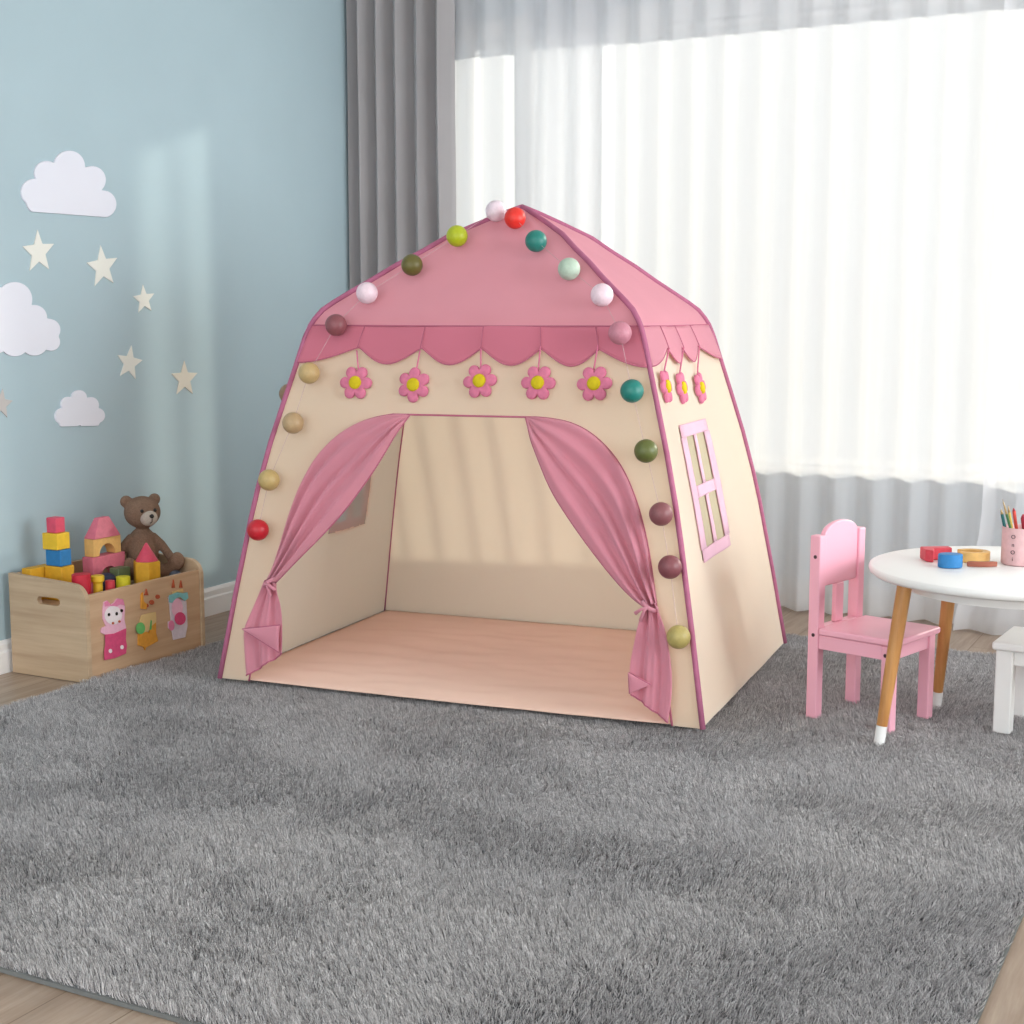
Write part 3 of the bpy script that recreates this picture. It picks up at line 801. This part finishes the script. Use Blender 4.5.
# ------------------------------------------------------------------ toys in the box
def cube(name, lo, hi, mat, label, cat='toy block', group='toy blocks in the box', bev=.003):
    return tag(MB().box(lo, hi).obj(name, mat, bevel=bev), label, cat, group)
XF = -3.135
p = at(61, 567, 0, XF); y0 = p.y; zz = p.z
cube('toy_block', (XF - .064, y0 - .002, BZ + .0005), (XF + .004, y0 + .050, zz - .0005), M['amber'], 'amber wooden block at the bottom of the tall block stack')
cube('toy_block', (XF - .060, y0, zz), (XF, y0 + .044, zz + .049), M['blue'], 'blue wooden block under the yellow one in the tall stack')
cube('toy_block', (XF - .063, y0 - .008, zz + .0495), (XF - .004, y0 + .045, zz + .0985), M['yellow'], 'yellow wooden block third up in the tall stack')
cube('toy_block', (XF - .050, y0 - .002, zz + .099), (XF - .012, y0 + .036, zz + .144), M['rose'], 'rose pink wooden block on top of the tall stack')
cube('toy_block', (XF - .105, max(BY0 + .03, y0 - .055), BZ + .0005), (XF - .068, y0 + .04, zz - .004), M['amber'], 'flat amber block just behind the handle slot of the toy box')
def arch(name, x0, x1, y0, y1, z0, z1, r, mat, label, leg=0):
    ym = (y0 + y1) / 2; P = [(x0, y0, z0), (x0, ym - r, z0)]; zl = z0 + leg
    for i in range(13):
        a = PI - PI * i / 12; P.append((x0, ym + r * math.cos(a), zl + r * math.sin(a)))
    P += [(x0, ym + r, z0), (x0, y1, z0), (x0, y1, z1), (x0, y0, z1)]
    Q = []
    for q in P:
        if not Q or (Vector(q) - Vector(Q[-1])).length > 1e-5: Q.append(q)
    return tag(MB().prism(Q, (x1 - x0, 0, 0)).obj(name, mat, bevel=.0015, seg=1), label, 'toy block', 'toy blocks in the box')
q = at(92.5, 558, 0, XA); q1 = at(125, 553, 0, XA)
arch('arch_block', XA - .042, XA, q.y, q1.y, BZ + .0005, q.z, .040, M['pinkwood'], 'dark pink arch block under the tan arch block', .036)
t1 = at(94, 540, 0, XA); t2 = at(122, 536, 0, XA)
arch('arch_block', XA - .040, XA - .002, t1.y - .001, t2.y - .003, q.z + .0005, t1.z, .034, M['tan'], 'tan arch block standing on the dark pink arch block')
b0, b1, b2, b3 = at(89, 539, 0, XA), at(118, 534, 0, XA), at(97.5, 519, 0, XA), at(109, 519, 0, XA)
zt = t1.z + .0005; hgt = b2.z - zt
rf = MB(); yA, yB = t1.y + .002, t2.y - .006; ia = (yB - yA) * .30
rf.add([(XA - .044, yA, zt), (XA + .001, yA, zt), (XA + .001, yB, zt), (XA - .044, yB, zt),
        (XA - .030, yA + ia, zt + hgt), (XA - .012, yA + ia, zt + hgt), (XA - .012, yB - ia, zt + hgt), (XA - .030, yB - ia, zt + hgt)],
       [(0, 3, 2, 1), (4, 5, 6, 7), (0, 1, 5, 4), (1, 2, 6, 5), (2, 3, 7, 6), (3, 0, 4, 7)])
tag(rf.obj('roof_block', M['pinkwood'], bevel=.002), 'pink roof shaped block on top of the tan arch', 'toy block', 'toy blocks in the box')
# hexagonal tower with cone
hx = -3.042; c = at(147, 570, 0, hx); zt = at(147, 562.5, 0, hx + .02).z
def hexa(r, rot): return [(hx + r * math.cos(i * PI / 3 + rot), c.y + r * math.sin(i * PI / 3 + rot), BZ + .0005) for i in range(6)]
tag(MB().prism(hexa(.043, .35), (0, 0, zt - BZ)).obj('hexagonal_block', M['amber'], bevel=.002), 'amber hexagonal block under the red cone roof', 'toy block', 'toy blocks in the box')
ctop = at(146, 543, 0, hx).z
tag(MB().lathe([(.034, 0), (.033, .003), (.004, ctop - zt - .003), (.001, ctop - zt)], (hx, c.y, zt + .001), 22).obj('cone_block', M['rose'], smooth=True, angle=.7), 'red cone block standing on the amber hexagonal block', 'toy block', 'toy blocks in the box')
def cyl(name, px, top, x, r, mat, label, prof=None, group='toy blocks in the box', cat='toy block'):
    t = at(px, top, 0, x); h = t.z - BZ
    prof = prof or [(1, 0), (1, 1)]
    return tag(MB().lathe([(r * a, h * k) for a, k in prof], (x, t.y, BZ + .0005), 26).obj(name, mat, smooth=True, angle=.6, bevel=.002), label, cat, group)
cyl('round_block', 81, 574, -3.040, .027, M['crimson'], 'crimson round block in the near front corner of the box')
cyl('spool_block', 97.5, 575.5, -3.030, .019, M['yellow'], 'yellow spool shaped block next to the crimson round block', [(1, 0), (1, .15), (.72, .2), (.72, .72), (1, .8), (1, 1)])
t = at(107, 566, 0, -3.085); nr = min(.034, (t.z - BZ) / 2)
tag(MB().sphere((-3.088, t.y, BZ + nr + .0005), nr, 24, 16).obj('toy_ball', M['navy'], smooth=True), 'dark navy ball in front of the pink arch block', 'ball')
cyl('round_block', 110, 580.5, -3.024, .014, M['red'], 'small red round block between the yellow spool and lime block')
t = at(125, 567.5, 0, -3.080); cube('toy_block', (-3.118, t.y - .028, BZ + .0005), (-3.080, t.y + .024, t.z), M['green'], 'dull green block left of the amber hexagonal block')
cyl('round_block', 123, 576.5, -3.036, .021, M['lime'], 'lime yellow round block at the front of the box')
t = at(171, 566, 0, -3.04); tag(MB().sphere((-3.032, t.y + .010, BZ + .0215), (.021, .021, .021), 22, 14).obj('toy_ball', M['slate'], smooth=True), 'slate blue ball below the teddy bear foot', 'ball')
# teddy bear
def teddy():
    base = Vector((-3.134, 3.492, BZ + .001))
    def axes(deg):
        a = math.radians(deg); return Vector((math.cos(a), math.sin(a), 0)), Vector((-math.sin(a), math.cos(a), 0))
    Zv = Vector((0, 0, 1)); Fd, S = axes(-38); HF, HS = axes(-25)
    def P(f, s, z): return base + Fd * f + S * s + Zv * z
    def H(f, s, z): return base + HF * f + HS * s + Zv * z
    base.z -= 0; R3 = Matrix((Fd, S, Zv)).transposed().to_4x4(); RH = Matrix((HF, HS, Zv)).transposed().to_4x4()
    b = MB(); hz = .224
    b.sphere(P(0, 0, .084), (.046, .050, .084), 26, 18, mat=R3)
    b.sphere(P(.002, 0, .140), (.036, .039, .036), 22, 14, mat=R3)
    b.sphere(H(.008, 0, hz), (.053, .057, .051), 28, 18, mat=RH)
    for s in (-1, 1):
        b.sphere(H(-.004, s * .047, hz + .036), (.012, .020, .020), 18, 12, mat=RH)
        b.tube([P(0, s * .030, .146), P(.004, s * .058, .118), P(.014, s * .080, .084), P(.030, s * .094, .054)], [.0155, .0145, .014, .013], 14)
        b.sphere(P(.031, s * .095, .052), .0145, 16, 10)
    for s, f, z in ((-.052, .046, .062), (.096, .050, .070)):
        b.tube([P(.01, s * .4, .034), P(.03, s * .75, .036), P(f, s, z - .010)], [.027, .024, .021], 14)
        b.sphere(P(f + .006, s, z), (.019, .024, .029), 18, 12, mat=R3)
    o = b.obj('teddy_tmp', M['fur'])
    m = o.modifiers.new('r', 'REMESH'); m.mode = 'VOXEL'; m.voxel_size = .0034
    m = o.modifiers.new('s', 'SMOOTH'); m.factor = .5; m.iterations = 7
    dg = bpy.context.evaluated_depsgraph_get(); me = bpy.data.meshes.new_from_object(o.evaluated_get(dg))
    bpy.data.objects.remove(o)
    me.polygons.foreach_set('use_smooth', [True] * len(me.polygons))
    me.materials.clear(); me.materials.append(M['fur'])
    o = bpy.data.objects.new('teddy_bear', me); COL.objects.link(o)
    tag(o, 'brown plush teddy bear sitting at the far end of the toy box', 'teddy bear')
    mz = MB().sphere(H(.052, .002, hz - .014), (.022, .028, .025), 22, 14, mat=RH).obj('muzzle', M['furpale'], o, smooth=True)
    lab(mz, 'pale grey muzzle')
    MB().sphere(H(.073, .003, hz - .006), (.006, .0075, .0065), 14, 10, mat=RH).obj('nose', M['black'], o, smooth=True)
    for s in (-1, 1): MB().sphere(H(.0565, s * .0215, hz + .010), .0056, 12, 8).obj('eye', M['black'], o, smooth=True)
    MB().tube([H(.0755, .003, hz - .013), H(.0735, .003, hz - .024), H(.071, -.003, hz - .028)], .0012, 5).obj('mouth', M['black'], o, smooth=True)
teddy()

# ------------------------------------------------------------------ pink chair
def pink_chair():
    zf = .020                                       # the feet stand in the pile, seen from here up
    c1, c2, c3, c4 = [at(x, y, 2, zf) for x, y in ((813, 715), (924.5, 715), (853, 701), (887, 731))]
    fx = ((c4 - c1) + (c2 - c3)) / 2; ang = math.atan2(fx.y, fx.x)
    D = fx.length; W = ((c3 - c1).length + (c2 - c4).length) / 2
    m = (c1 + c2 + c3 + c4) / 4; e = Vector((math.cos(ang), math.sin(ang), 0)); n = Vector((-e.y, e.x, 0))
    o = m - e * D / 2 - n * W / 2; o.z = .0135
    t = thing('small_chair', 'small pink wooden chair with an arched back facing the round table', 'chair', o, ang)
    q = .0155
    hp = at(819, 535, 1, o.y).z - .0135             # post height
    sh = .242                                       # seat top
    for y in (0, W):
        lg = MB().box((-q, y - q, 0), (q, y + q, hp)).obj('leg', M['pinkpaint'], t, bevel=.004)
        for z in (.222, hp - .055):
            if y == 0: MB().sphere((.001, y - q, z), (.005, .0022, .005), 14, 8).obj('screw', M['screw'], lg, smooth=True)
    for y in (0, W):
        lg = MB().box((D - q, y - q, 0), (D + q, y + q, sh - .0185)).obj('leg', M['pinkpaint'], t, bevel=.004)
        if y == 0: MB().sphere((D - .004, y - q, sh - .042), (.005, .0022, .005), 14, 8).obj('screw', M['screw'], lg, smooth=True)
    a = MB()
    a.box((q, -.012, sh - .055), (D - q, .002, sh - .0185)); a.box((q, W - .002, sh - .055), (D - q, W + .012, sh - .0185))
    a.box((D - .004, q, sh - .055), (D + .010, W - q, sh - .0185)); a.box((-.008, q, sh - .055), (.006, W - q, sh - .0185))
    a.obj('apron', M['pinkpaint'], t, bevel=.002)
    s = MB().prism([(q + .001, -.018, sh - .018), (D + .026, -.018, sh - .018), (D + .026, W + .022, sh - .018), (q + .001, W + .024, sh - .018)], (0, 0, .018))
    s.box((-.014, q + .0005, sh - .018), (q + .002, W - q - .0005, sh))
    s.obj('seat', M['pinkpaint'], t, bevel=.006, seg=3)
    y0, y1 = q + .0005, W - q - .0005; bt, bb_ = hp - .006, hp - .135
    P = [(-.006, y0, bb_), (-.006, y1, bb_), (-.006, y1, bt)]
    ym, hw = (y0 + y1) / 2, (y1 - y0) / 2
    for i in range(1, 20):
        a_ = PI * i / 20; P.append((-.006, ym + hw * math.cos(a_), bt + .036 * math.sin(a_)))
    P.append((-.006, y0, bt))
    MB().prism(P, (.016, 0, 0)).obj('backrest', M['pinkpaint'], t, bevel=.004)
    MB().box((-.004, ym - .019, sh + .0005), (.010, ym + .019, bb_ + .0005)).obj('back_slat', M['pinkpaint'], t, bevel=.003)
pink_chair()

# ------------------------------------------------------------------ round table
TX, TY, TH, TR = -.545, 3.735, .430, .350
tab = thing('round_table', 'round white kids table with honey wood legs standing on the rug', 'table', (TX, TY, .0135))
def rl(r, z): return (r, z - .0135)
MB().lathe([rl(TR - .008, TH - .022), rl(TR - .002, TH - .017), rl(TR, TH - .009), rl(TR - .002, TH - .002), rl(TR - .006, TH)], (0, 0, 0), 96).obj('tabletop', M['whitepaint'], tab, smooth=True, angle=.9)
MB().lathe([rl(TR - .085, TH - .054), rl(TR - .085, TH - .0222)], (0, 0, 0), 72).obj('apron', M['whitepaint'], tab, smooth=True, angle=.6)
g1, g2 = at(879, 742, 2, .018), at(936, 706, 2, .018)
for fx, fy in ((g1.x, g1.y), (g2.x, g2.y), (2 * TX - g1.x, 2 * TY - g1.y), (2 * TX - g2.x, 2 * TY - g2.y)):
    f = Vector((fx - TX, fy - TY, 0)); k = f.copy(); k.z = 0
    top = Vector((f.x * .845, f.y * .845, TH - .036)); top = top
    d = top - f; ft = f + d * .115
    lg = MB().tube([ft + d * .0 + (top - ft) * s for s in (0, .25, .5, .75, 1)], [.0130, .0150, .0165, .0175, .0182], 18).obj('leg', M['legwood'], tab, smooth=True, angle=.7)
    lab(lg, 'honey coloured wooden leg')
    lab(MB().tube([f, f + d * .05, ft - d * .001], [.0128, .0133, .0137], 18).obj('foot_tip', M['whitepaint'], lg, smooth=True, angle=.7), 'white painted foot tip')

# white stool tucked under the table
def stool():
    c = at(1002, 733, 2, .0135); ang = math.radians(-4)
    t = thing('small_stool', 'small white wooden stool tucked under the round table', 'stool', (c.x, c.y + .01, .0135), ang)
    S = .165; q = .021
    for x in (0, S):
        for y in (0, S): MB().box((x - q, y - q, 0), (x + q, y + q, .212)).obj('leg', M['whitepaint'], t, bevel=.004)
    a = MB(); a.box((q, -.010, .175), (S - q, .004, .212)); a.box((q, S - .004, .175), (S - q, S + .010, .212)); a.box((-.010, q, .175), (.004, S - q, .212)); a.box((S - .004, q, .175), (S + .010, S - q, .212))
    a.obj('apron', M['whitepaint'], t, bevel=.002)
    MB().box((-.030, -.030, .2125), (S + .030, S + .030, .234)).obj('seat', M['whitepaint'], t, bevel=.007, seg=3)
stool()

# ------------------------------------------------------------------ things on the table
Z0 = TH + .0006
def tpx(px, py, z=TH): return at(px, py, 2, z)
E_ = Vector((RIGHT.x, RIGHT.y, 0)); B_ = Vector((-RIGHT.y, RIGHT.x, 0))       # across / away as seen in the photo
def local(px, py, pts): c = tpx(px, py); return [(c + E_ * x + B_ * y + Vector((0, 0, .0006))) for x, y in pts]
P = local(938, 561, [(-.036, -.012), (-.020, -.030), (-.008, .012), (.040, .016), (.040, .046), (-.036, .040)])
o = MB().prism(P, (0, 0, .031)).obj('toy_block', M['red'], bevel=.003); tag(o, 'red angled toy block on the round table behind the blue block', 'toy block', 'toy blocks on the table')
P = local(950, 567.5, [(.030 * math.cos(a), .022 * math.sin(a) if math.sin(a) < 0 else .026 * math.sin(a)) for a in [2 * PI * i / 28 for i in range(28)]])
o = MB().prism(P, (0, 0, .034)).obj('toy_block', M['blue'], bevel=.003); tag(o, 'blue rounded toy block on the round table', 'toy block', 'toy blocks on the table')
def cshape(ro, ri, a0, a1, sq=1):
    n = 22; A = [a0 + (a1 - a0) * i / n for i in range(n + 1)]
    return [(ro * math.cos(a), sq * ro * math.sin(a)) for a in A] + [(ri * math.cos(a), sq * ri * math.sin(a)) for a in A[::-1]]
P = local(972, 561, cshape(.044, .026, -.9 * PI, .75 * PI, .85))
o = MB().prism(P, (0, 0, .026)).obj('toy_block', M['tan'], bevel=.002); tag(o, 'tan horseshoe shaped wooden block on the round table', 'toy block', 'toy blocks on the table')
P = local(982.5, 566.5, cshape(.060, .040, -.74 * PI, -.30 * PI, .55))
P = [p + B_ * .020 for p in P]
M['brown'] = plain('brown_toy_paint', (150, 84, 64), .5, .07, 70, .0003, .4)
o = MB().prism(P, (0, 0, .013)).obj('toy_block', M['brown'], bevel=.002); tag(o, 'small curved brown block on the round table before the horseshoe block', 'toy block', 'toy blocks on the table')
# pencil cup
cc = tpx(1021, 564); CR, HC = .049, .094
cup = thing('pencil_cup', 'pale pink pencil cup with dark lettering on the round table', 'pencil cup', (cc.x, cc.y, Z0))
MB().lathe([(CR - .003, 0), (CR, .003), (CR, HC - .001), (CR - .001, HC), (CR - .003, HC), (CR - .004, HC - .002), (CR - .004, .006), (.001, .005)], (0, 0, 0), 40, caps=True).obj('cup', M['palepink'], cup, smooth=True, angle=.8)
for ch, zc in (('O', .073), ('n', .053), ('O', .034), ('i', .017)):
    fc = bpy.data.curves.new('lettering', 'FONT'); fc.body = ch; fc.size = .014; fc.extrude = .0006; fc.align_x = 'CENTER'; fc.align_y = 'CENTER'
    tmp = bpy.data.objects.new('tmp_text', fc); COL.objects.link(tmp)
    me = bpy.data.meshes.new_from_object(tmp.evaluated_get(bpy.context.evaluated_depsgraph_get())); bpy.data.objects.remove(tmp)
    me.materials.clear(); me.materials.append(M['screw'])
    # direction on the cup's wall: toward the camera, a little left
    vd = (CAM - cc); th = math.atan2(vd.y, vd.x) - math.radians(25)
    n = Vector((math.cos(th), math.sin(th), 0)); e = Vector((-math.sin(th), math.cos(th), 0))
    lo = bpy.data.objects.new('lettering', me); COL.objects.link(lo); lo.parent = cup
    lo.matrix_local = Matrix(((e.x, 0, n.x, n.x * (CR + .0004)), (e.y, 0, n.y, n.y * (CR + .0004)), (0, 1, 0, zc), (0, 0, 0, 1)))
    lab(lo, 'dark printed letter')
def pencil(px, top, bx, by, r, mat, tipmat, label, name='pencil', tip=.16, cat='pencil'):
    """stands in the cup: bx, by its foot inside the cup in photo-across/away metres"""
    foot = Vector((cc.x, cc.y, Z0 + .010)) + E_ * bx + B_ * by
    d = ray(px, top); mid = foot + B_ * (by * .3)
    s = ((mid - CAM).dot(Vector((FWD.x, FWD.y, 0))) / d.dot(Vector((FWD.x, FWD.y, 0))))
    tp_ = CAM + d * s; v = tp_ - foot
    b = MB().tube([foot, foot + v * (1 - tip)], r, 8)
    o = b.obj(name, mat, smooth=True, angle=.6); tag(o, label, cat, 'pencils and brushes in the pink cup')
    MB().tube([foot + v * (1 - tip), foot + v * (1 - tip * .45), tp_], [r * .96, r * .62, r * .12], 8).obj('tip', tipmat, o, smooth=True)
M['pteal'] = plain('teal_pencil', (22, 92, 92), .4, .03); M['pgreen'] = plain('green_pencil', (44, 96, 52), .4, .03)
M['pyel'] = plain('yellow_pencil', (206, 186, 92), .4, .03); M['pred'] = plain('orange_red_pencil', (206, 66, 52), .4, .03)
M['pmar'] = plain('crimson_marker', (162, 28, 52), .35, .03); M['ptip'] = plain('pale_brush_wood', (168, 140, 96), .5, .05)
pencil(1001, 509, -.022, .008, .0040, M['pteal'], M['ptip'], 'teal brush leaning left in the pencil cup, its tip leftmost', 'brush', .10, 'brush')
pencil(1002.5, 499, -.010, -.014, .0032, M['pgreen'], M['ptip'], 'green brush with a long thin tip, the tallest in the pencil cup', 'brush', .24, 'brush')
pencil(1008, 505, -.003, .022, .0032, M['pyel'], M['ptip'], 'yellow pencil between the green brush and the orange red pencil', 'pencil', .14)
pencil(1013.5, 508, .000, .002, .0042, M['pred'], M['pmar'], 'orange red pencil in the middle of the pencil cup', 'pencil', .06)
pencil(1023, 514, .016, -.010, .0068, M['pmar'], M['pmar'], 'thick crimson marker at the right of the pencil cup', 'marker', .08, 'marker')

# ------------------------------------------------------------------ light: dim sky outside the window, stronger fill added from the room's open side, low sun
w = bpy.data.worlds.new('sky'); SC.world = w; w.use_nodes = True
nt = w.node_tree; nt.nodes.clear()
o = nt.nodes.new('ShaderNodeOutputWorld'); bg = nt.nodes.new('ShaderNodeBackground')
tc = nt.nodes.new('ShaderNodeTexCoord'); sp = nt.nodes.new('ShaderNodeSeparateXYZ')
nt.links.new(tc.outputs['Generated'], sp.inputs[0])
rp = nt.nodes.new('ShaderNodeValToRGB'); mr = nt.nodes.new('ShaderNodeMapRange')
mr.inputs['From Min'].default_value = .10; mr.inputs['From Max'].default_value = .45
nt.links.new(sp.outputs['Y'], mr.inputs['Value']); nt.links.new(mr.outputs[0], rp.inputs[0])
rp.color_ramp.elements[0].color = (.98, .98, 1.0, 1)
rp.color_ramp.elements[1].color = (1.0, 1.0, 1.0, 1)
sm = nt.nodes.new('ShaderNodeMapRange'); nt.links.new(mr.outputs[0], sm.inputs['Value'])
sm.inputs['To Min'].default_value = 2.85; sm.inputs['To Max'].default_value = .66
ex = nt.nodes.new('ShaderNodeMapRange'); nt.links.new(sp.outputs['X'], ex.inputs['Value'])     # boost added on the right to brighten the tent's right faces
ex.inputs['From Min'].default_value = .5; ex.inputs['From Max'].default_value = .9; ex.inputs['To Max'].default_value = 7.5
ad = nt.nodes.new('ShaderNodeMath'); ad.operation = 'ADD'; nt.links.new(sm.outputs[0], ad.inputs[0]); nt.links.new(ex.outputs[0], ad.inputs[1])
nt.links.new(rp.outputs[0], bg.inputs[0]); nt.links.new(ad.outputs[0], bg.inputs[1]); nt.links.new(bg.outputs[0], o.inputs[0])
def area(name, loc, rot, sx, sy, power=0, portal=False):
    l = bpy.data.lights.new(name, 'AREA'); l.shape = 'RECTANGLE'; l.size, l.size_y = sx, sy; l.energy = power
    ob = bpy.data.objects.new(name, l); COL.objects.link(ob); ob.location = loc; ob.rotation_euler = rot
    if portal: l.cycles.is_portal = True
    return ob
area('window_daylight', ((W0 + W1) / 2, WY + .12, (WS + WT) / 2), (-PI / 2, 0, 0), W1 - W0, WT - WS, 0, True)
area('added_window_portal', (RX + .12, 3.3, 1.35), (0, PI / 2, 0), 1.7, 2.8, 0, True)  # sampling portal for the added, unseen window
area('open_side_fill', ((WX + RX) / 2, BY - .02, CZ / 2), (PI / 2, 0, 0), RX - WX, CZ, 0, True)
sl = bpy.data.lights.new('sun', 'SUN'); sl.energy = 5.4; sl.angle = math.radians(2.2); sl.color = (1, .93, .80)
so = bpy.data.objects.new('sun', sl); COL.objects.link(so)
so.rotation_euler = Vector((-.59, -1.07, -.375)).to_track_quat('-Z', 'Y').to_euler(); so.location = (1, 8, 3)

# ------------------------------------------------------------------ camera and view
cd = bpy.data.cameras.new('camera'); co = bpy.data.objects.new('camera', cd); COL.objects.link(co)
cd.sensor_width = 36; cd.sensor_fit = 'HORIZONTAL'; cd.lens = F / 1024 * 36; cd.clip_start = .05
mw = Matrix((RIGHT, UP, -FWD)).transposed().to_4x4(); mw.translation = CAM; co.matrix_world = mw
SC.camera = co
SC.view_settings.view_transform = 'Standard'; SC.view_settings.look = 'None'
SC.view_settings.exposure = 0; SC.view_settings.gamma = 1; SC.view_settings.use_curve_mapping = False
SC.cycles.use_denoising = True
SC.cycles.max_bounces = 10; SC.cycles.diffuse_bounces = 5; SC.cycles.transparent_max_bounces = 24
SC.cycles.caustics_reflective = False; SC.cycles.caustics_refractive = False
SC.cycles.sample_clamp_indirect = 6
SC.cycles_curves.shape = 'RIBBONS'
